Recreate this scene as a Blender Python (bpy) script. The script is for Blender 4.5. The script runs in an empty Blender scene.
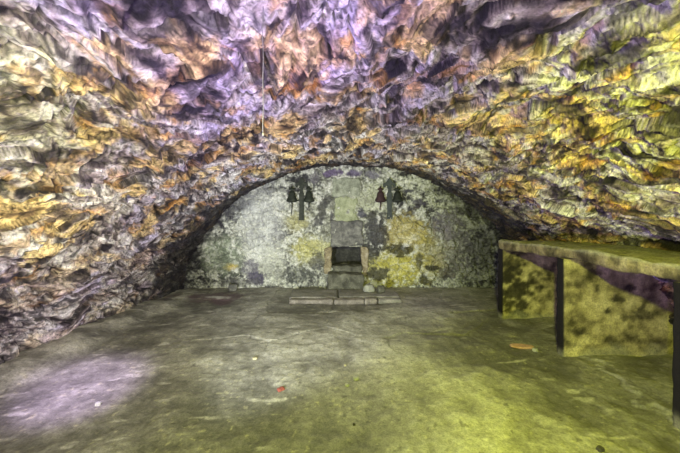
import bpy, bmesh, math, random
import numpy as np
from mathutils import Vector, Matrix, noise as mnoise
random.seed(4); rng = np.random.default_rng(4)
scene = bpy.context.scene
COL = scene.collection

# ------------------------------------------------------------------ camera
F_PX, VX, VY, CAM_H = 320.0, 332.0, 210.0, 1.5
cam = bpy.data.cameras.new('camera'); cam.sensor_width = 36.0
cam.lens = F_PX/680*36; cam.shift_x = (340-VX)/680; cam.shift_y = -(226.5-VY)/680
cam.clip_start = 0.02
camo = bpy.data.objects.new('camera', cam); COL.objects.link(camo)
camo.location = (0, 0, CAM_H); camo.rotation_euler = (math.pi/2, 0, 0)
scene.camera = camo
BACK = 6.2                                      # depth of the end wall
PXM = BACK/F_PX
def wall_xz(px, py): return (px-VX)*PXM, CAM_H+(VY-py)*PXM

# ------------------------------------------------------------------ noise
def _h(ix, iy, seed):
    n = (ix.astype(np.int64)*374761393 + iy.astype(np.int64)*668265263 + seed*1274126177) & 0xffffffff
    n = ((n ^ (n >> 13))*1274126177) & 0xffffffff
    n = ((n ^ (n >> 15))*2246822519) & 0xffffffff
    return ((n ^ (n >> 16)) & 0xffffff)/float(0xffffff)
def vnoise(x, y, seed=0):
    ix = np.floor(x); iy = np.floor(y); fx = x-ix; fy = y-iy
    ix = ix.astype(np.int64); iy = iy.astype(np.int64)
    r = 0
    for dx in (0, 1):
        for dy in (0, 1):
            a = _h(ix+dx, iy+dy, seed)*2*math.pi
            wx = fx if dx else 1-fx; wy = fy if dy else 1-fy
            wx = wx*wx*wx*(wx*(wx*6-15)+10); wy = wy*wy*wy*(wy*(wy*6-15)+10)
            r = r + wx*wy*(np.cos(a)*(fx-dx)+np.sin(a)*(fy-dy))
    return r*1.5
def fbm(x, y, oct=4, seed=0, gain=.5):
    r = 0; a = 1.; 
    for o in range(oct):
        r = r + a*vnoise(x, y, seed+o*17); x = x*2.03+7.1; y = y*2.03+3.7; a *= gain
    return r
def ridged(x, y, oct=4, seed=0):
    r = 0; a = 1.
    for o in range(oct):
        r = r + a*(1-np.abs(vnoise(x, y, seed+o*13))*2.2); x = x*2.1+5; y = y*2.1+9; a *= .5
    return r
def worley(x, y, seed=0, jit=.9):
    """-> F1, F2-F1, id hash a, id hash b, offset x, offset y"""
    ix = np.floor(x).astype(np.int64); iy = np.floor(y).astype(np.int64)
    f1 = np.full(x.shape, 9.); f2 = np.full(x.shape, 9.)
    ia = np.zeros(x.shape); ib = np.zeros(x.shape); ox = np.zeros(x.shape); oy = np.zeros(x.shape)
    for dx in (-1, 0, 1):
        for dy in (-1, 0, 1):
            cx = ix+dx; cy = iy+dy
            qx = cx+.5+jit*(_h(cx, cy, seed)-.5); qy = cy+.5+jit*(_h(cx, cy, seed+91)-.5)
            d = np.hypot(x-qx, y-qy)
            m = d < f1
            f2 = np.where(m, f1, np.minimum(f2, d))
            f1 = np.where(m, d, f1)
            ia = np.where(m, _h(cx, cy, seed+7), ia); ib = np.where(m, _h(cx, cy, seed+33), ib)
            ox = np.where(m, x-qx, ox); oy = np.where(m, y-qy, oy)
    return f1, f2-f1, ia, ib, ox, oy
def ss(a, b, v):
    t = np.clip((v-a)/(b-a), 0, 1); return t*t*(3-2*t)
def mix(c0, c1, t):
    t = np.clip(t, 0, 1)[..., None]; return c0*(1-t)+np.array(c1, dtype=float)*t

# ------------------------------------------------------------------ mesh helpers
def grid_object(name, P, col=None, mat=None, keep=None, flip=False, kind='structure', parent=None):
    n, m = P.shape[:2]
    idx = np.arange(n*m).reshape(n, m)
    a, b, c, d = idx[:-1, :-1], idx[1:, :-1], idx[1:, 1:], idx[:-1, 1:]
    q = np.stack([a, d, c, b] if flip else [a, b, c, d], -1)
    if keep is not None: q = q[keep]
    q = q.reshape(-1, 4)
    me = bpy.data.meshes.new(name)
    me.vertices.add(n*m); me.vertices.foreach_set('co', P.reshape(-1).astype(np.float32))
    me.loops.add(q.size); me.loops.foreach_set('vertex_index', q.reshape(-1).astype(np.int32))
    me.polygons.add(len(q)); me.polygons.foreach_set('loop_start', np.arange(0, q.size, 4, dtype=np.int32))
    me.polygons.foreach_set('use_smooth', np.ones(len(q), dtype=bool))
    me.update(calc_edges=True)
    if col is not None:
        at = me.color_attributes.new('tone', 'FLOAT_COLOR', 'POINT')
        c4 = np.ones((n*m, 4), dtype=np.float32); c4[:, :3] = np.clip(col.reshape(-1, 3), 0, 1)
        at.data.foreach_set('color', c4.reshape(-1))
    if keep is not None:
        bm = bmesh.new(); bm.from_mesh(me)
        bmesh.ops.delete(bm, geom=[v for v in bm.verts if not v.link_faces], context='VERTS')
        bm.to_mesh(me); bm.free()
    o = bpy.data.objects.new(name, me); COL.objects.link(o)
    if mat: me.materials.append(mat)
    if parent: o.parent = parent
    elif kind: o['kind'] = kind
    return o
def obj(name, bm, mat, parent=None, smooth=True):
    me = bpy.data.meshes.new(name); bmesh.ops.recalc_face_normals(bm, faces=bm.faces)
    bm.to_mesh(me); bm.free()
    if smooth: me.polygons.foreach_set('use_smooth', [True]*len(me.polygons))
    me.materials.append(mat)
    o = bpy.data.objects.new(name, me); COL.objects.link(o)
    if parent: o.parent = parent
    return o
def thing(name, label, cat, loc=(0, 0, 0), group=None):
    o = bpy.data.objects.new(name, None); COL.objects.link(o); o.location = loc
    o.empty_display_size = .1
    return tag(o, label, cat, group)
def tag(o, label, cat, group=None):
    o['label'] = label; o['category'] = cat
    if group: o['group'] = group
    return o

def rough_block(x0, x1, y0, y1, z0, z1, amp=.012, step=.03, seed=0, rnd=.03, freq=3.5, warp=0.):
    """A hewn stone block: dense box, rounded arrises, chipped and pitted faces."""
    nx, ny, nz = [max(2, int(round((b-a)/step))) for a, b in ((x0, x1), (y0, y1), (z0, z1))]
    bm = bmesh.new(); V = {}
    def vert(i, j, k):
        if (i, j, k) not in V:
            V[i, j, k] = bm.verts.new((x0+(x1-x0)*i/nx, y0+(y1-y0)*j/ny, z0+(z1-z0)*k/nz))
        return V[i, j, k]
    def sheet(n, m, f):
        for i in range(n):
            for j in range(m):
                bm.faces.new([vert(*f(i, j)), vert(*f(i+1, j)), vert(*f(i+1, j+1)), vert(*f(i, j+1))])
    for k in (0, nz): sheet(nx, ny, lambda i, j: (i, j, k))
    for j_ in (0, ny): sheet(nx, nz, lambda i, k: (i, j_, k))
    for i_ in (0, nx): sheet(ny, nz, lambda j, k: (i_, j, k))
    lo = Vector((x0, y0, z0)); hi = Vector((x1, y1, z1))
    for v in bm.verts:
        p = v.co.copy(); r = rnd*(1+.8*mnoise.noise(p*5+Vector((seed, 1, 2))))
        r = min(r, .45*min(hi-lo))
        q = Vector([min(max(p[a], lo[a]+r), hi[a]-r) for a in range(3)])
        d = p-q
        if d.length > 1e-6: p = q+d.normalized()*r if sum(1 for a in d if abs(a) > 1e-6) > 1 else p
        s = Vector((seed*3.1, seed*1.7, seed))
        nrm = d.normalized() if d.length > 1e-6 else Vector((0, 0, 0))
        h = mnoise.noise(p*freq+s)*.6+mnoise.noise(p*freq*2.7+s)*.35+mnoise.noise(p*freq*7+s)*.25
        v.co = p+nrm*h*amp*1.6
        if warp: v.co += Vector((mnoise.noise(p*7+s), 0, mnoise.noise(p*7-s)))*warp
    return bm
def tube(bm, pts, radii, n=8):
    rings = []
    for i, p in enumerate(pts):
        p = Vector(p); a = Vector(pts[max(i-1, 0)]); b = Vector(pts[min(i+1, len(pts)-1)])
        t = (b-a).normalized(); u = t.orthogonal().normalized(); w = t.cross(u)
        rings.append([bm.verts.new(p+(u*math.cos(k*2*math.pi/n)+w*math.sin(k*2*math.pi/n))*radii[i]) for k in range(n)])
    for r0, r1 in zip(rings, rings[1:]):
        for k in range(n): bm.faces.new([r0[k], r0[(k+1) % n], r1[(k+1) % n], r1[k]])
    bm.faces.new(rings[0][::-1]); bm.faces.new(rings[-1])
def lathe(bm, prof, cx, cy, n=20, sy=1.0):
    rings = [[bm.verts.new((cx+r*math.cos(k*2*math.pi/n), cy+sy*r*math.sin(k*2*math.pi/n), z)) for k in range(n)] for r, z in prof]
    for r0, r1 in zip(rings, rings[1:]):
        for k in range(n): bm.faces.new([r0[k], r0[(k+1) % n], r1[(k+1) % n], r1[k]])
    bm.faces.new(rings[0][::-1]); bm.faces.new(rings[-1])
def plate(bm, outline, y0, y1):
    a = [bm.verts.new((x, y0, z)) for x, z in outline]; b = [bm.verts.new((x, y1, z)) for x, z in outline]
    bm.faces.new(a); bm.faces.new(b[::-1])
    n = len(a)
    for i in range(n): bm.faces.new([a[i], b[i], b[(i+1) % n], a[(i+1) % n]])

# ------------------------------------------------------------------ materials
class NT:
    def __init__(s, name, rough=.8, spec=.3):
        s.m = bpy.data.materials.new(name); s.m.use_nodes = True; s.t = s.m.node_tree
        s.b = s.t.nodes['Principled BSDF']; s.b.inputs['Roughness'].default_value = rough
        s.b.inputs['Specular IOR Level'].default_value = spec
        s.co = s.t.nodes.new('ShaderNodeTexCoord').outputs['Object']
    def n(s, t, **kw):
        x = s.t.nodes.new(t)
        for k, v in kw.items(): setattr(x, k, v)
        return x
    def l(s, a, b): s.t.links.new(a, b)
    def noise(s, scale, detail=6, rough=.6, dist=0., stretch=None):
        x = s.n('ShaderNodeTexNoise'); x.inputs['Scale'].default_value = scale; x.inputs['Detail'].default_value = detail
        x.inputs['Roughness'].default_value = rough; x.inputs['Distortion'].default_value = dist
        if stretch:
            mp = s.n('ShaderNodeMapping'); mp.inputs['Scale'].default_value = stretch
            s.l(s.co, mp.inputs['Vector']); s.l(mp.outputs[0], x.inputs['Vector'])
        else: s.l(s.co, x.inputs['Vector'])
        return x.outputs['Fac']
    def ramp(s, fac, stops):
        r = s.n('ShaderNodeValToRGB'); e = r.color_ramp.elements
        while len(e) < len(stops): e.new(.5)
        for q, (p, c) in zip(e, stops):
            q.position = p; q.color = (*c, 1) if len(c) == 3 else c
        s.l(fac, r.inputs[0]); return r.outputs[0]
    def mixc(s, a, b, fac=1., mode='MIX'):
        x = s.n('ShaderNodeMix', data_type='RGBA', blend_type=mode)
        for v, k in ((a, 6), (b, 7), (fac, 0)):
            if hasattr(v, 'links'): s.l(v, x.inputs[k])
            elif k: x.inputs[k].default_value = (*v, 1)
            else: x.inputs[k].default_value = v
        return x.outputs[2]
    def bump(s, pairs):
        last = None
        for h, st, di in pairs:
            b = s.n('ShaderNodeBump'); b.inputs['Strength'].default_value = st; b.inputs['Distance'].default_value = di
            s.l(h, b.inputs['Height'])
            if last: s.l(last, b.inputs['Normal'])
            last = b.outputs[0]
        s.l(last, s.b.inputs['Normal'])
    def color(s, c): s.l(c, s.b.inputs['Base Color']); return s.m
    def tone(s): return s.n('ShaderNodeVertexColor', layer_name='tone').outputs[0]

def stone_from_tone(name, sc=1., lo=.35, hi=1.5, rough=.75, bs=.6, spec=.35):
    M = NT(name, rough, spec)
    f = M.noise(22*sc, 8, .7); g = M.noise(70*sc, 6, .7)
    v = M.ramp(f, [(.3, (lo,)*3), (.5, (.95,)*3), (.7, (hi,)*3)])
    w = M.ramp(g, [(.3, (.55,)*3), (.55, (1.05,)*3), (.75, (1.3,)*3)])
    c = M.mixc(M.mixc(M.tone(), v, 1., 'MULTIPLY'), w, 1., 'MULTIPLY')
    M.bump([(f, bs, .03), (g, bs, .012)])
    return M.color(c)
M_vault = stone_from_tone('schist vault stone', bs=.8)
M_wall = stone_from_tone('limewashed rubble', sc=1.1, lo=.55, hi=1.35, bs=.5)
M_floor = stone_from_tone('trodden earth and flagstone', sc=1.2, lo=.6, hi=1.3, rough=.62, bs=.22, spec=.4)

def plain_stone(name, stops, sc=6., dark=None, bs=.5, rough=.8):
    M = NT(name, rough)
    f = M.noise(sc, 8, .65, .4); g = M.noise(sc*9, 5, .7)
    c = M.ramp(f, stops)
    w = M.ramp(g, [(.3, (.6,)*3), (.55, (1.,)*3), (.75, (1.25,)*3)])
    c = M.mixc(c, w, 1., 'MULTIPLY')
    if dark:
        d = M.ramp(M.noise(dark, 5, .6, .6), [(.56, (0,)*3), (.66, (1,)*3)])
        c = M.mixc(c, (.03, .027, .02), M.n('ShaderNodeRGBToBW').outputs[0] if False else d)
    M.bump([(f, bs, .03), (g, bs, .01)])
    return M.color(c)
M_pier = plain_stone('ochre rendered pier', [(.3, (.14, .11, .06)), (.45, (.38, .31, .17)), (.6, (.55, .47, .27)), (.75, (.68, .6, .38))], 5.5, 4.0)
M_slab = plain_stone('worn slab stone', [(.3, (.09, .075, .045)), (.5, (.23, .19, .12)), (.7, (.38, .34, .23))], 6, 5.5)
M_pale = plain_stone('pale dressed sandstone', [(.3, (.17, .18, .14)), (.48, (.34, .37, .29)), (.65, (.5, .53, .43))], 9)
M_green = plain_stone('green tinged dressed stone', [(.3, (.2, .22, .13)), (.48, (.38, .42, .27)), (.65, (.52, .55, .38))], 9)
M_grey = plain_stone('grey lintel stone', [(.3, (.06, .06, .065)), (.48, (.16, .16, .155)), (.65, (.3, .3, .28))], 9)
M_purplegrey = plain_stone('violet grey stone', [(.3, (.09, .07, .11)), (.5, (.17, .13, .2)), (.7, (.27, .23, .3))], 6)
M_jamb = plain_stone('rust tinged jamb stone', [(.3, (.12, .10, .075)), (.48, (.32, .27, .17)), (.65, (.52, .47, .36))], 11)
M_soot = plain_stone('sooty niche stone', [(.3, (.02, .02, .02)), (.5, (.045, .045, .042)), (.75, (.11, .11, .1))], 9)
M_step = plain_stone('dark step stone', [(.3, (.05, .05, .04)), (.5, (.12, .12, .095)), (.7, (.24, .24, .19))], 7)
M_iron = plain_stone('dark iron', [(.3, (.012, .016, .012)), (.6, (.035, .042, .032)), (.8, (.07, .075, .055))], 14, bs=.3, rough=.6)
M_ironpale = plain_stone('weathered grey iron', [(.3, (.04, .05, .05)), (.6, (.085, .1, .095)), (.8, (.15, .16, .15))], 14, bs=.3, rough=.7)
M_ironred = plain_stone('reddish iron', [(.3, (.03, .018, .02)), (.6, (.065, .036, .04)), (.8, (.11, .07, .075))], 14, bs=.3, rough=.7)
M_cord = plain_stone('pale cord', [(.3, (.14, .14, .13)), (.6, (.22, .22, .21))], 60, bs=.2)
M_chip = plain_stone('white stone chip', [(.3, (.32, .33, .28)), (.6, (.46, .47, .41))], 30)
M_chipred = plain_stone('red brick chip', [(.3, (.2, .05, .04)), (.6, (.3, .085, .06))], 30)
M_chippink = plain_stone('pink stone', [(.3, (.42, .24, .17)), (.6, (.58, .36, .27))], 18)
M_chipdark = plain_stone('dark stone chip', [(.3, (.03, .03, .025)), (.6, (.07, .065, .05))], 30)
M_chiptan = plain_stone('tan stone chip', [(.3, (.3, .27, .17)), (.6, (.46, .42, .28))], 30)

# ------------------------------------------------------------------ vault
prof_px = [(187, 297), (187, 284), (190, 268), (199, 250), (214, 229), (233, 207), (261, 189), (297, 175), (332, 168.5), (370, 168.5), (400, 174),
           (432, 185), (460, 202), (480, 217), (495, 231), (505, 246), (513, 265), (517, 283), (519, 297)]
pp = np.array([wall_xz(*p) for p in prof_px])
def catmull(p, n=60):
    out = []
    q = np.vstack([2*p[0]-p[1], p, 2*p[-1]-p[-2]])
    t = np.linspace(0, 1, n, endpoint=False)[:, None]
    for i in range(1, len(q)-2):
        a, b, c, d = q[i-1], q[i], q[i+1], q[i+2]
        out.append(.5*((2*b)+(-a+c)*t+(2*a-5*b+4*c-d)*t*t+(-a+3*b-3*c+d)*t**3))
    return np.vstack(out+[p[-1:]])
cv = catmull(pp); seg = np.hypot(*np.diff(cv, axis=0).T); S = np.concatenate([[0], np.cumsum(seg)])
NS = 900
s = np.linspace(0, S[-1], NS)
px_ = np.interp(s, S, cv[:, 0]); pz_ = np.interp(s, S, cv[:, 1])
k = np.ones(41)/41
def smooth(a): return np.convolve(np.pad(a, 20, mode='edge'), k, 'valid')
tx = smooth(np.gradient(px_)); tz = smooth(np.gradient(pz_)); L = np.hypot(tx, tz); tx /= L; tz /= L
nx_, nz_ = tz, -tx                               # pointing inwards (down at the crown)
yv = np.concatenate([np.linspace(-2.2, .3, 110, endpoint=False), np.linspace(.3, 3.0, 380, endpoint=False), np.linspace(3.0, BACK+.12, 330)])
SS, YY = np.meshgrid(s, yv, indexing='ij')
XX0 = np.repeat(px_[:, None], len(yv), 1); ZZ0 = np.repeat(pz_[:, None], len(yv), 1)
# the chamber opens a little towards the viewer on the left
wid = 1+.085*np.clip((BACK-YY)/3.4, 0, 1.3)*np.clip(-XX0/2.7, 0, 1)
XX0 = XX0*wid
# relief -------------------------------------------------------------
wx = SS+.20*fbm(SS*1.3, YY*1.1, 3, 5)+.028*fbm(SS*5, YY*4, 3, 8)
wy = YY+.25*fbm(SS*1.2, YY*1.0, 3, 9)+.05*fbm(SS*5, YY*4, 3, 12)
sk = wx+.18*wy                                  # beds run slightly skew to the axis
b1 = worley(sk*3.4, wy*1.8, 1); b2 = worley(sk*9.0, wy*3.0, 2); b3 = worley(sk*24, wy*7, 3)
def facets(w, tilt): return (w[2]-.5)*1.0+tilt*((w[3]-.5)*w[4]*2+(w[2]*7 % 1-.5)*w[5]*2)
def ledge(v, n, e=.8):
    q = v*n+.0; f = np.floor(q); r = q-f
    return (f+.35*r+.65*ss(e, 1., r))/n, ss(e-.1, e+.08, r)*ss(1.02, .93, r)
cr1 = 1-ss(.0, .10, b1[1]); cr2 = 1-ss(.0, .15, b2[1]); cr3 = 1-ss(0, .2, b3[1])
big = fbm(SS*.7, YY*.6, 3, 40)
zone = ss(-.25, .35, fbm(SS*.9+4, YY*.8, 3, 71))   # where slabs are big / small
lv = fbm(sk*1.9, wy*.85, 5, 60, .55)
led, lede = ledge(lv, 5.0)
lv2 = fbm(sk*5.2, wy*2.0, 4, 66, .55); led2, lede2 = ledge(lv2, 4.0)
h = .05*big+(.036*facets(b1, 1.7))*(.3+.7*zone)+.026*facets(b2, 1.9)*(1.2-.5*zone)+.011*facets(b3, 1.8)
h += .045*led+.026*led2-.016*cr1*(.4+.6*zone)-.012*cr2-.004*cr3+.009*fbm(SS*14, YY*8, 4, 80)+.004*fbm(SS*40, YY*20, 2, 84)
h *= .8*ss(-.2, .35, np.minimum(SS, S[-1]-SS)+.1)+.2
h = (h-h.mean())*(1-.45*ss(4.6, 6.0, YY))-.02-.03*ss(4.6, 6.0, YY)
VX3 = XX0+nx_[:, None]*h; VZ3 = ZZ0+nz_[:, None]*h
P = np.stack([VX3, YY, VZ3], -1)
# stone colour (mineral tones, rust, soot film)
n1 = fbm(SS*2.1, YY*1.4, 5, 100); n2 = fbm(SS*5.5, YY*3.2, 5, 120); n3 = fbm(SS*1.0+9, YY*.9, 4, 140); n4 = fbm(sk*12, wy*4, 4, 160)
n5 = fbm(sk*26, wy*8, 3, 170)
t = .60+.26*n1+.34*n2+.34*(b2[2]-.5)+.15*(b1[3]-.5)+.48*n4+.34*(b3[2]-.5)+.35*n5
stops = np.array([0, .2, .36, .52, .7, .95])
cols = np.array([(.03, .025, .035), (.12, .095, .10), (.30, .25, .235), (.52, .46, .42), (.72, .67, .62), (.88, .85, .82)])
C = np.stack([np.interp(t, stops, cols[:, i]) for i in range(3)], -1)
rust = ss(.34, .62, fbm(SS*4.2+3, YY*2.6, 5, 200)+.45*(b2[3]-.5)+.3*n4)
low = 1-.6*ss(1.3, .6, ZZ0)*(XX0 < 0)
C = mix(C, (.66, .36, .09), rust*.55*low)
och = ss(.0, .45, fbm(SS*2.4+8, YY*1.6, 5, 230)+.5*(b2[2]-.5)+.35*(b3[3]-.5)+.2*n4)*low
C = C*(1-och[..., None])+och[..., None]*C*np.array((1.16, .93, .46))
lil = ss(.1, .45, fbm(SS*2.2+31, YY*1.5, 5, 245)+.4*(b2[3]-.5)+.3*n4); C = C*(1-lil[..., None])+lil[..., None]*C*np.array((.92, .88, 1.12))
blk = ss(.36, .54, fbm(SS*5.2, YY*3.0, 5, 260)+.35*(b2[3]-.5)+.4*(b3[2]-.5)+.2*n5)
C = mix(C, (.04, .034, .045), blk*.78)
q1 = np.abs(fbm(sk*4.5, wy*1.7, 4, 280)); q2 = np.abs(fbm(sk*10, wy*3.6, 4, 290))
crack = (1-ss(.0, .035, q1))*ss(-.1, .2, n1)+.8*(1-ss(0, .05, q2))*ss(-.05, .25, n2)
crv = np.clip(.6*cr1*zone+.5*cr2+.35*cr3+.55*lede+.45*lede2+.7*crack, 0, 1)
C = C*(1-.88*crv[..., None])  # crevice and ledge shading put into the stone colour, along with dark cracks
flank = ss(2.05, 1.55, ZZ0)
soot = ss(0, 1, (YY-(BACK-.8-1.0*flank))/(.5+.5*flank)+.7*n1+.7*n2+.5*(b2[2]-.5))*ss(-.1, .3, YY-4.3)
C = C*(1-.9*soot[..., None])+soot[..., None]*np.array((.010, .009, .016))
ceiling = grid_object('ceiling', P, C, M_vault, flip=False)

# ------------------------------------------------------------------ end wall
nxw, nzw = 820, 340
xw = np.linspace(-3.15, 3.85, nxw); zw = np.linspace(-.12, 2.5, nzw)
XW, ZW = np.meshgrid(xw, zw, indexing='ij')
PX = XW/PXM+VX; PY = VY-(ZW-CAM_H)/PXM           # just the same wall measured in photo units for the stone layout
ux = XW+.03*fbm(XW*5, ZW*5, 3, 300); uz = ZW+.03*fbm(XW*5, ZW*5, 3, 310)
w1 = worley(ux*4.6, uz*6.2, 21, .95); w2 = worley(ux*11, uz*13, 22)
pick = ss(-.1, .1, fbm(XW*1.2, ZW*1.4, 3, 320))
joint1 = 1-ss(.03, .17, w1[1]); joint2 = 1-ss(.03, .2, w2[1])
joint = joint1*(.55+.45*pick)+joint2*(1-pick)*.6
hw = .06*(w1[2]-.35)*(1-joint1)+.03*(w2[2]-.5)+.03*fbm(XW*2, ZW*2, 3, 330)+.018*fbm(XW*12, ZW*12, 4, 340)-.01*joint
a1 = fbm(XW*2.2, ZW*2.2, 5, 350); a2 = fbm(XW*6, ZW*6, 4, 360); a3 = fbm(XW*14, ZW*14, 3, 365)
a4 = fbm(XW*24, ZW*24, 3, 368)
tt = .56+.4*a1+.45*a2+.6*(w1[3]-.5)*pick+.5*(w2[2]-.5)+.4*a3+.35*a4
tt = .53+1.2*(tt-.56)
st = np.array([0, .25, .45, .65, .85, 1.05])
cw = np.array([(.05, .05, .055), (.13, .13, .13), (.26, .27, .25), (.40, .415, .37), (.55, .57, .51), (.72, .73, .69)])
CW = np.stack([np.interp(tt, st, cw[:, i]) for i in range(3)], -1)
CW = mix(CW, (.66, .67, .57), joint*.6*ss(-.15, .15, fbm(XW*2.5, ZW*2.5, 3, 372)))
CW = mix(CW, (.06, .06, .06), .2*joint*ss(.05, .3, fbm(XW*2.5, ZW*2.5, 3, 377)))
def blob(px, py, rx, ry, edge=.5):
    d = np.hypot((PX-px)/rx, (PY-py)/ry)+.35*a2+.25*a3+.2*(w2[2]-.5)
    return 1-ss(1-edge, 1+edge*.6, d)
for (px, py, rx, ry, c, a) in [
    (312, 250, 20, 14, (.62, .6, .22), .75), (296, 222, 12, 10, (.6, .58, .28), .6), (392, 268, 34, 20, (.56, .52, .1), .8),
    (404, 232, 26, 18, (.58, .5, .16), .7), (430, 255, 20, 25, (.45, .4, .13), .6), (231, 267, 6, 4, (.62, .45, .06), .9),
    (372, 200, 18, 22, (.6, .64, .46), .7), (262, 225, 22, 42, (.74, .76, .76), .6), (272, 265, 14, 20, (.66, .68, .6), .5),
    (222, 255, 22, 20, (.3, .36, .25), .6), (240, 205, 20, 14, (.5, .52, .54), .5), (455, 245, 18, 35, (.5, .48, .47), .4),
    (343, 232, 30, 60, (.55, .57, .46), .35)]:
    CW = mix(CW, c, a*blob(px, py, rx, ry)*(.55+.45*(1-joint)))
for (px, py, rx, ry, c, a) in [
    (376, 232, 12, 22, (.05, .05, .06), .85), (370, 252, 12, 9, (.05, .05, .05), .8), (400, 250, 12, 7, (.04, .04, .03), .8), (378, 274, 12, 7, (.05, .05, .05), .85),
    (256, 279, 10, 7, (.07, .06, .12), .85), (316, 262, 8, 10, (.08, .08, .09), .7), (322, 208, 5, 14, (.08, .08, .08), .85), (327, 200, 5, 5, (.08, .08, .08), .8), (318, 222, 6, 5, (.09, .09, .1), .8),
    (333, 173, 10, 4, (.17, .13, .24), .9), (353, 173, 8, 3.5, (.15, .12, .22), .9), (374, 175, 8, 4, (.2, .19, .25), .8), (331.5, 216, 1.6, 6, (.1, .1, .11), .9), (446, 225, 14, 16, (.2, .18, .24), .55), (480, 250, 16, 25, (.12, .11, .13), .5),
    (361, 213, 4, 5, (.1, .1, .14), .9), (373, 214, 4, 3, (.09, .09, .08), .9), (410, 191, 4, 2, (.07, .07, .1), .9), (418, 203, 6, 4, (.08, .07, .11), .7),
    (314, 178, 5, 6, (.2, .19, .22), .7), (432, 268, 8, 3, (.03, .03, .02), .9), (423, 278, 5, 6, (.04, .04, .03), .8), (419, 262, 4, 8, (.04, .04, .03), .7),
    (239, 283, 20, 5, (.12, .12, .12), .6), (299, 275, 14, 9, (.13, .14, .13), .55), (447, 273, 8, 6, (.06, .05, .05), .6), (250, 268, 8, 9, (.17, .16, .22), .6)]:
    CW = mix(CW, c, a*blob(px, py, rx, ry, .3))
# soot film gathered under the vault; wall tone darker towards both side corners
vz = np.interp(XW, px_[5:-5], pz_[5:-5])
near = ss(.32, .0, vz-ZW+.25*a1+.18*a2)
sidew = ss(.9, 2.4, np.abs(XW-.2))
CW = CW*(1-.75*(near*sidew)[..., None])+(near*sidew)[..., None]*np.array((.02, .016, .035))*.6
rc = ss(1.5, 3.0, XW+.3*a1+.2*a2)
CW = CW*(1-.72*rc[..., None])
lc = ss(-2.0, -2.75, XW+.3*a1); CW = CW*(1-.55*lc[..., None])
PW = np.stack([XW, BACK-hw, ZW], -1)
NX0, NZ0 = wall_xz(331, 267); NX1, NZ1 = wall_xz(362, 246.5)
xc = (xw[:-1]+xw[1:])/2; zc = (zw[:-1]+zw[1:])/2
keep = ~(((xc > NX0) & (xc < NX1))[:, None] & ((zc > NZ0) & (zc < NZ1))[None, :])
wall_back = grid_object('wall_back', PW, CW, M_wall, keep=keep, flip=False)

# ------------------------------------------------------------------ floor
xf = np.concatenate([np.linspace(-3.9, 3.9, 760)]); yf = np.concatenate([np.linspace(-2.2, 1.2, 120, endpoint=False), np.linspace(1.2, BACK+.15, 560)])
XF, YF = np.meshgrid(xf, yf, indexing='ij')
f1 = fbm(XF*.7, YF*.7, 4, 400); f2 = fbm(XF*3, YF*3, 5, 410); f3 = fbm(XF*9, YF*9, 4, 420)
fl = worley(XF*1.1+.15*f1, YF*1.3+.15*f1, 31, .7)
fj = (1-ss(.0, .035, fl[1]+.02*f3))*ss(3.2, 4.6, YF+f1)*ss(-.3, .3, f2+.1)*.6
hf = .022*f1+.010*f2+.003*f3+.018*(fl[2]-.5)*ss(2.4, 4.2, YF)-.012*fj
# raised broken edge of paving in front of the piers
edge = ss(0, .09, XF-(2.52-.25*np.clip(2.7-YF, 0, 1)+.16*f2+.1*f1))*ss(3.5, 3.2, YF)
hf += .02*edge
bank = ss(.35, .0, XF-(-2.95+.12*np.clip(YF-3, -1, 3)+.15*f1)); hf += .10*bank*ss(5.6, 4.6, YF)
tf = .5+.55*f1+.35*f2+.25*f3+.22*(fl[2]-.5)*ss(2.5, 4.5, YF)
sf = np.array([0, .3, .5, .7, 1.0]); cf = np.array([(.12, .115, .10), (.18, .172, .15), (.225, .217, .19), (.28, .27, .235), (.38, .37, .33)])
CF = np.stack([np.interp(tf, sf, cf[:, i]) for i in range(3)], -1)
scr = ss(.55, .95, fbm(XF*2.2+.8*YF, YF*7-1.2*XF, 4, 430))
CF = mix(CF, (.55, .53, .48), scr*.55)
fle = ss(.6, .85, fbm(XF*22, YF*22, 3, 450)+.35*f2)
CF = mix(CF, (.5, .47, .3), fle*.4)
drk = ss(.7, .85, fbm(XF*16, YF*16, 3, 470)+.2*f2); CF = mix(CF, (.07, .065, .05), drk*.6)
CF = CF*(1-.55*fj[..., None])
mar = ss(1.0, .25, np.hypot((XF+2.05+.2*f1)/.85, (YF-5.55)/.42)+.5*f2); CF = mix(CF, (.11, .06, .085), mar*.75)
wht = ss(1.0, .3, np.hypot((XF+2.0)/.3, (YF-5.55)/.1)+.5*f2); CF = mix(CF, (.6, .58, .56), wht*.8)
CF = mix(CF, (.5, .48, .42), bank*.6*ss(-.2, .3, f2))
CF = mix(CF, (.45, .45, .35), .35*(edge*(1-edge)*4))
CF = mix(CF, (.55, .53, .48), .4*ss(.1, .0, np.abs(XF-2.4+.03*f2))*ss(4.6, 4.4, YF)*ss(4.1, 4.35, YF))
PF = np.stack([XF, YF, hf-.01], -1)
floor = grid_object('floor', PF, CF, M_floor, flip=False)

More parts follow.
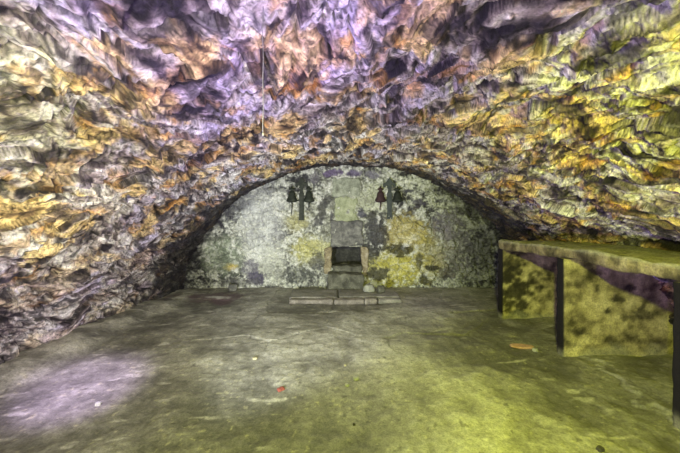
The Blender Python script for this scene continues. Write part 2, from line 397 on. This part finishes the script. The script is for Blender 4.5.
# ------------------------------------------------------------------ stone bench on the right
BX = 2.39
bench = thing('stone_bench', 'long ochre stone bench with thick slab top on upright piers along the right wall', 'bench', (BX+.4, 3.3, 0))
def under(o, root):
    o.parent = root; o.matrix_parent_inverse = Matrix.Translation(-root.location); return o
def batter(bm, y0, k=.05):
    for v in bm.verts: v.co.y += 0
    return bm
M_piert = stone_from_tone('ochre rendered pier', sc=1.3, lo=.6, hi=1.3, bs=.4, rough=.85)
def paint(o, f):
    me = o.data; n = len(me.vertices); co = np.zeros(n*3, dtype=np.float32); me.vertices.foreach_get('co', co); co = co.reshape(-1, 3).astype(float)
    c = np.ones((n, 4), dtype=np.float32); c[:, :3] = np.clip(f(co), 0, 1)
    me.color_attributes.new('tone', 'FLOAT_COLOR', 'POINT').data.foreach_set('color', c.reshape(-1))
def pier_tone(spots, y0, seed):
    def f(co):
        x, y, z = co.T; q = fbm(x*3+seed, z*3, 5, 500+seed); r = fbm(x*8+seed, z*10, 4, 520+seed)
        t = np.clip(.5+.5*q+.4*r, 0, 1)
        c = np.stack([np.interp(t, [0, .3, .6, 1], v) for v in ((.08, .25, .45, .66), (.07, .22, .40, .6), (.03, .10, .18, .3))], -1)
        for (px, py, rx, ry, a) in spots:           # damp and soot stains on the front face
            sx = (px-VX)/F_PX*y0; sz = CAM_H+(VY-py)/F_PX*y0; u = y0/F_PX
            d = np.hypot((x-sx)/(rx*u), (z-sz)/(ry*u))+.7*r+.5*q
            c = mix(c, (.035, .032, .018), a*(1-ss(.45, 1.15, d)))
        c = mix(c, (.006, .005, .007), ss(BX+.022, BX+.008, x))   # aisle side coloured near black
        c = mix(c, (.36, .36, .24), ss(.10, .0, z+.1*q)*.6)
        return c
    return f
for (y0, y1, x1, sd, spots) in (
    (4.49, 4.62, 3.62, 3, [(515, 295, 20, 26, .9), (512, 268, 10, 18, .6), (532, 280, 14, 12, .6), (545, 300, 8, 12, .35), (548, 268, 8, 5, .5), (522, 254, 7, 3, .4)]),
    (3.31, 3.41, 3.72, 5, [(632, 288, 9, 3.5, .85), (622, 300, 10, 4, .8), (607, 311, 4, 4, .9), (645, 312, 10, 6, .7), (597, 291, 3, 5, .8), (571, 302, 4, 5, .6), (580, 330, 7, 5, .5), (655, 300, 10, 5, .5), (590, 275, 6, 3, .5), (575, 345, 9, 5, .5), (625, 318, 14, 4, .5)]),
    (2.04, 2.25, 3.6, 8, [])):
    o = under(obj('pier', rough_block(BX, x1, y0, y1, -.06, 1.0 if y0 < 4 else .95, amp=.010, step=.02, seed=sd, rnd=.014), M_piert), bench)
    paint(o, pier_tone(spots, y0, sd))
bm = rough_block(BX-.015, 3.62, 1.2, 4.57, 1.0, 1.12, amp=.022, step=.03, seed=11, rnd=.022)
for v in bm.verts: v.co.z -= .055*min(1, max(0, (v.co.y-3.35)/1.1))
o = under(obj('slab_top', bm, stone_from_tone('worn slab stone', sc=1., lo=.55, hi=1.35, bs=.5, rough=.8)), bench)
def slab_tone(co):
    x, y, z = co.T; q = fbm(x*4, y*4, 5, 600); r = fbm(x*9+z*7, y*11, 4, 610)
    t = np.clip(.5+.5*q+.5*r, 0, 1)
    c = np.stack([np.interp(t, [0, .3, .6, 1], v) for v in ((.05, .15, .27, .40), (.04, .13, .23, .36), (.02, .065, .11, .2))], -1)
    top = ss(1.085, 1.11, z+.055*np.clip((y-3.35)/1.1, 0, 1))  # top face lightened in colour to make up for grazing light
    return mix(c, (.5, .5, .36), top*.6)
paint(o, slab_tone)

# ------------------------------------------------------------------ hearth niche in the end wall
niche = thing('fireplace', 'small sooty square fireplace niche with grey lintel in the middle of the end wall', 'fireplace', ((NX0+NX1)/2, BACK, 0))
def wblock(name, a, b, c, d, mat, seed, out=.03, back=.2, rnd=.03, amp=.018, warp=.035):
    x0, z1 = wall_xz(a, b); x1, z0 = wall_xz(c, d)
    return under(obj(name, rough_block(x0, x1, BACK-out, BACK+back, z0, z1, amp, .022, seed, rnd, 3.5, warp), mat), niche)
# hollow: five inner faces
bm = bmesh.new(); n = 10; D = .42
def sheet(f):
    g = [[bm.verts.new(f(i/n, j/n)) for j in range(n+1)] for i in range(n+1)]
    for i in range(n):
        for j in range(n): bm.faces.new([g[i][j], g[i+1][j], g[i+1][j+1], g[i][j+1]])
ex = .015
xa, xb, za, zb = NX0-ex, NX1+ex, NZ0-ex, NZ1+ex
ya, yb = BACK-.02, BACK+D
sheet(lambda u, v: (xa+(xb-xa)*u, yb, za+(zb-za)*v)); sheet(lambda u, v: (xa, ya+(yb-ya)*u, za+(zb-za)*v)); sheet(lambda u, v: (xb, ya+(yb-ya)*u, za+(zb-za)*v))
sheet(lambda u, v: (xa+(xb-xa)*u, ya+(yb-ya)*v, za)); sheet(lambda u, v: (xa+(xb-xa)*u, ya+(yb-ya)*v, zb))
bmesh.ops.remove_doubles(bm, verts=bm.verts, dist=1e-4)
for v in bm.verts: v.co += Vector((mnoise.noise(v.co*6), mnoise.noise(v.co*6+Vector((3, 0, 0)))*(1 if v.co.y > ya+.01 else 0), mnoise.noise(v.co*6+Vector((0, 5, 0)))))*.02
under(obj('firebox', bm, M_soot), niche)
wblock('lintel', 331, 221, 363, 246, M_grey, 21, .05)
wblock('overmantel_stone', 335, 197, 358, 221, M_green, 22, .03)
wblock('overmantel_stone', 333, 178, 360, 197, M_pale, 23, .04)
wblock('jamb', 324.5, 247, 331.5, 274, M_jamb, 24, .05, rnd=.02)
wblock('jamb', 361.5, 247, 368, 276, M_jamb, 25, .05, rnd=.02)
wblock('sill', 333, 265, 361, 271.5, M_step, 26, .10, rnd=.02, amp=.008)
wblock('hearth_step', 328, 271, 362, 288, M_step, 27, .31, rnd=.03)

# low paving slab before the niche: flat stones with a pale worn front edge
plat = thing('hearthstone', 'low broad hearth platform of flat grey flags on the floor before the niche', 'hearth', (.2, 5.5, 0))
def flag(x0, x1, y0, y1, z, mat, seed):
    return under(obj('flagstone', rough_block(x0, x1, y0, y1, -.03, z, .012, .03, seed, .02), mat), plat)
M_flag = plain_stone('worn grey flag', [(.3, (.15, .145, .13)), (.5, (.25, .24, .22)), (.7, (.36, .34, .31))], 5, bs=.3)
M_flagp = plain_stone('pinkish worn flag edge', [(.3, (.13, .115, .105)), (.5, (.24, .215, .195)), (.7, (.4, .37, .34))], 7, bs=.3)
flag(-.72, .10, 5.32, 5.85, .05, M_flag, 31); flag(.11, 1.14, 5.34, 5.85, .055, M_flag, 32)
flag(-.70, .02, 5.17, 5.315, .045, M_flagp, 33); flag(.03, .52, 5.15, 5.335, .05, M_flagp, 34); flag(.53, .74, 5.16, 5.33, .055, M_flagp, 36); flag(.75, 1.13, 5.18, 5.335, .045, M_flag, 35)

# ------------------------------------------------------------------ two iron wall crosses carrying bell shaped lanterns
U = PXM
def sconce(cx_px, label, m_up, m_l, m_r, tails, top=178.6, bot=220.2):
    cx, zt = wall_xz(cx_px, top); zb = wall_xz(cx_px, bot)[1]
    y1 = BACK-.015; y0 = y1-.045
    root = thing('wall_sconce', label, 'sconce', (cx, BACK, zb), 'cross shaped sconces on the end wall')
    w = 2.35*U
    bm = bmesh.new()
    ol = [(-w*1.15, zb), (w*1.15, zb), (w*1.05, zb+.06), (w*.95, zb+.3), (w*1.05, zb+.36), (w*.95, zb+.5), (w*.6, zb+.53), (w*.6, zt-.17), (-w*.6, zt-.17), (-w*.6, zb+.53), (-w*.95, zb+.5), (-w*1.05, zb+.36), (-w*.95, zb+.3), (-w*1.05, zb+.06)]
    plate(bm, [(cx+x, z) for x, z in ol], y0, y1)
    bmesh.ops.bevel(bm, geom=[e for e in bm.edges], offset=.006, segments=2, affect='EDGES')
    under(obj('upright', bm, m_up, smooth=False), root)
    # fleur shaped finial: spear with two drooping side leaves
    bm = bmesh.new(); z = zt-.19
    ol = [(-.05, z), (.05, z), (.035, z+.03), (.04, z+.06), (.06, z+.05), (.07, z+.015), (.1, z+.02), (.108, z+.06), (.09, z+.1), (.055, z+.112), (.042, z+.135), (.03, z+.165), (0, z+.2)]
    ol += [(-x, zz) for x, zz in ol[2:-1][::-1]]
    plate(bm, [(cx+x*1.15, zz) for x, zz in ol], y0-.004, y1)
    under(obj('finial', bm, m_up, smooth=False), root)
    bm = bmesh.new(); zl = wall_xz(0, 199.5)[1]
    tube(bm, [(cx-9.0*U, y0+.01, zl), (cx-4*U, y0+.012, zl-.02), (cx, y0+.02, zl), (cx+4*U, y0+.012, zl-.02), (cx+8.2*U, y0+.01, zl)], [.014]*5, 10)
    under(obj('arm', bm, m_up), root)
    for (off, m, tl) in ((-9.3, m_l, tails[0]), (7.5, m_r, tails[1])):
        lx = cx+off*U; ly = y0-.03
        bm = bmesh.new()
        lathe(bm, [(.012, zl+.25), (.022, zl+.235), (.012, zl+.22), (.06, zl+.205), (.066, zl+.188), (.03, zl+.175), (.028, zl+.155), (.05, zl+.14),
                   (.066, zl+.1), (.074, zl+.05), (.098, zl+.0), (.108, zl-.03), (.085, zl-.05), (.03, zl-.06)], lx, ly, 20, .75)
        ln = under(obj('lantern', bm, m), root)
        bm = bmesh.new()
        tube(bm, [(lx, ly, zl-.04), (lx+.004, ly, zl-.09), (lx-.006, ly+.01, zl-.05-tl*.7), (lx-.012, ly+.015, zl-.05-tl)], [.016, .014, .009, .004], 8)
        d = obj('drop', bm, m); d.parent = ln
    return root
sconce(301.8, 'near-black iron cross sconce with two bell lanterns, left of the niche', M_iron, M_iron, M_iron, (.26, .12))
sconce(389.1, 'faded grey cross sconce with one reddish bell lantern, right of the niche', M_ironpale, M_ironred, M_iron, (.18, .07), 178.6, 219)

# ------------------------------------------------------------------ cord hanging from the vault
yc = 1.18; xcord = (263-VX)/F_PX*yc
bm = bmesh.new(); zb = CAM_H+(VY-133)/F_PX*yc
iy = int(np.argmin(np.abs(yv-yc))); ix = int(np.argmin(np.abs(VX3[:, iy]-xcord)+np.where(VZ3[:, iy] < 1.5, 9, 0)))
zt = float(VZ3[ix, iy])+.01
tube(bm, [(xcord+.0012*math.sin(i*1.3), yc, zt+(zb-zt)*i/14) for i in range(15)], [.0013]*15, 8)
lathe(bm, [(.001, zb-.012), (.003, zb-.009), (.0032, zb-.003), (.0015, zb+.002)], xcord+.0012*math.sin(14*1.3), yc, 8)
cord = obj('cord', bm, M_cord); tag(cord, 'thin pale cord hanging straight down from the vault roof', 'cord')

# ------------------------------------------------------------------ loose chips lying on the floor
def floor_z(x, y):
    i = int(np.argmin(np.abs(xf-x))); j = int(np.argmin(np.abs(yf-y))); return float(PF[i, j, 2])
def chip(name, px, py, w, d, hgt, mat, label, cat, seed, rz=0., zoff=0., group=None):
    y = F_PX*CAM_H/(py-VY); x = (px-VX)/F_PX*y
    bm = bmesh.new(); bmesh.ops.create_icosphere(bm, subdivisions=3, radius=1)
    for v in bm.verts:
        q = v.co.copy(); r = 1+.35*mnoise.noise(q*1.3+Vector((seed, 0, 0)))+.15*mnoise.noise(q*3+Vector((0, seed, 0)))
        q *= r; q = Vector((max(-.8, min(.8, q.x)), max(-.8, min(.8, q.y)), max(-.6, min(.7, q.z))))
        v.co = Vector((q.x*w/2, q.y*d/2, (q.z+.45)*hgt/1.2))
    o = obj(name, bm, mat); o.location = (x, y, floor_z(x, y)+zoff); o.rotation_euler.z = rz
    return tag(o, label, cat, group)
chip('stone_chip', 356, 379, .065, .055, .022, M_chip, 'larger white flat stone chip in the middle of the green floor', 'stone chip', 1, .3)
chip('stone_chip', 347, 385, .04, .04, .018, M_chip, 'small white stone chip just left of the larger white chip mid floor', 'stone chip', 2, 1.)
chip('brick_fragment', 281, 388, .075, .05, .02, M_chipred, 'dark red brick fragment lying alone on the left middle of the floor', 'brick fragment', 3, .6)
chip('flat_stone', 522, 345, .30, .13, .02, M_chippink, 'flat pinkish orange stone on the floor in front of the bench piers', 'stone', 4, -.2)
chip('stone_chip', 535, 349, .06, .06, .03, M_chip, 'pale chip beside the flat pinkish stone near the bench', 'stone chip', 5, .3)
chip('stone_chip', 345, 365, .03, .03, .014, M_chiptan, 'tiny tan chip behind the two white chips mid floor', 'stone chip', 6, .3)
chip('stone_chip', 98, 402, .05, .05, .02, M_chip, 'pale chip on the violet lit patch of floor at left', 'stone chip', 7, .3)
chip('stone_chip', 600, 449, .05, .04, .02, M_chipdark, 'black chip at the bottom edge of the floor, right side', 'stone chip', 8, .3)
chip('stone_chip', 354, 423, .022, .02, .012, M_chipdark, 'tiny black chip on the floor below the white chips', 'stone chip', 9, .3)
chip('stone_chip', 255, 358, .06, .04, .018, M_chiptan, 'tan chip on the floor left of centre, nearer the end wall than the red fragment', 'stone chip', 10, .3)
chip('rubble_stone', 369, 295, .22, .16, .11, M_chip, 'white rubble stone sitting on the hearth platform right of the step', 'stone', 12, .4, .085)
chip('rubble_stone', 381, 296, .16, .13, .10, M_step, 'dark rubble stone right of the white one on the hearth platform', 'stone', 13, .2, .085)
chip('rubble_stone', 233, 289.5, .2, .12, .12, M_grey, 'grey rubble stone lying at the foot of the end wall, left side', 'stone', 14, .2)

# ------------------------------------------------------------------ light
def spot(name, loc, aim, col, power, angle=80, blend=.6, size=.05):
    l = bpy.data.lights.new(name, 'SPOT'); l.energy = power; l.color = col; l.spot_size = math.radians(angle); l.spot_blend = blend; l.shadow_soft_size = size
    o = bpy.data.objects.new(name, l); COL.objects.link(o); o.location = loc
    o.rotation_euler = (Vector(aim)-Vector(loc)).to_track_quat('-Z', 'Y').to_euler(); return o
def point(name, loc, col, power, size=.08):
    l = bpy.data.lights.new(name, 'POINT'); l.energy = power; l.color = col; l.shadow_soft_size = size
    o = bpy.data.objects.new(name, l); COL.objects.link(o); o.location = loc; return o
Y = (.82, .92, .05); V = (.42, .25, 1.)
spot('yellow_bench_lamp', (.45, .48, 2.0), (2.5, 2.8, .5), Y, 300, 80, .7, .04)
spot('yellow_floor_lamp', (.33, .36, 2.1), (.3, 2.5, 0), (.78, .9, .12), 470, 112, 1., .06)
spot('yellow_vault_lamp', (1.5, -.6, .9), (2.2, 1.7, 2.2), Y, 680, 62, .7, .04)
spot('yellow_side_fill', (.3, -.6, 1.1), (-2.2, 1.9, 1.8), Y, 700, 42, 1., .05)  # added fill that tints the left vault edge yellow-green
spot('violet_bench_lamp', (-.6, -.7, .5), (2.9, 3.3, .85), V, 210, 30, .5, .05)
spot('violet_right_lamp', (-1.9, .9, .5), (2.2, 2.0, 2.1), V, 330, 70, .8, .05)
spot('violet_left_lamp', (1.4, .6, .5), (-2.0, 1.9, 2.1), V, 330, 80, .8, .05)
spot('violet_crown_fill', (.1, .2, .6), (-.5, 1.6, 2.3), (.58, .42, 1.), 125, 60, 1., .05)  # small added fill for violet on the crown
spot('white_lamp', (-.2, -.6, 1.2), (-1.7, 2.9, 1.6), (1., .9, .88), 330, 80, .9, .05)
spot('white_left_fill', (-.3, .6, 1.3), (-2.8, 3.6, .6), (1., .93, .88), 330, 62, .9, .05)  # extra fill added to brighten the lower left vault
spot('white_crown_lamp', (.2, -.1, 1.1), (.1, 2.5, 2.3), (1., .92, .84), 205, 85, .9, .05)
spot('end_wall_lamp', (-1.1, 1.2, .45), (.2, BACK, 1.4), (.93, .96, 1.), 570, 68, .6, .06)
spot('floor_violet_lamp', (-1.6, 1.6, 1.8), (-2.14, 2.72, 0), (.72, .56, 1.), 640, 31, 1., .1)
point('far_fill', (.2, 3.4, 1.25), (1., .95, .95), 26, .2)  # unseen fill in mid chamber, lifts the far floor
point('far_violet_fill', (1.5, 5.2, .8), (.6, .45, 1.), 6, .15)  # added violet fill by the right end of the back wall, no visible source
point('far_left_fill', (-1.5, 4.7, 1.2), (.85, .88, 1.), 9, .15)  # added pale fill by the left end of the back wall, no visible source
wd = bpy.data.worlds.new('world'); scene.world = wd; wd.use_nodes = True
wd.node_tree.nodes['Background'].inputs[0].default_value = (.6, .5, .8, 1); wd.node_tree.nodes['Background'].inputs[1].default_value = .08
scene.view_settings.view_transform = 'Standard'
scene.view_settings.look = 'None'
scene.view_settings.exposure = 0
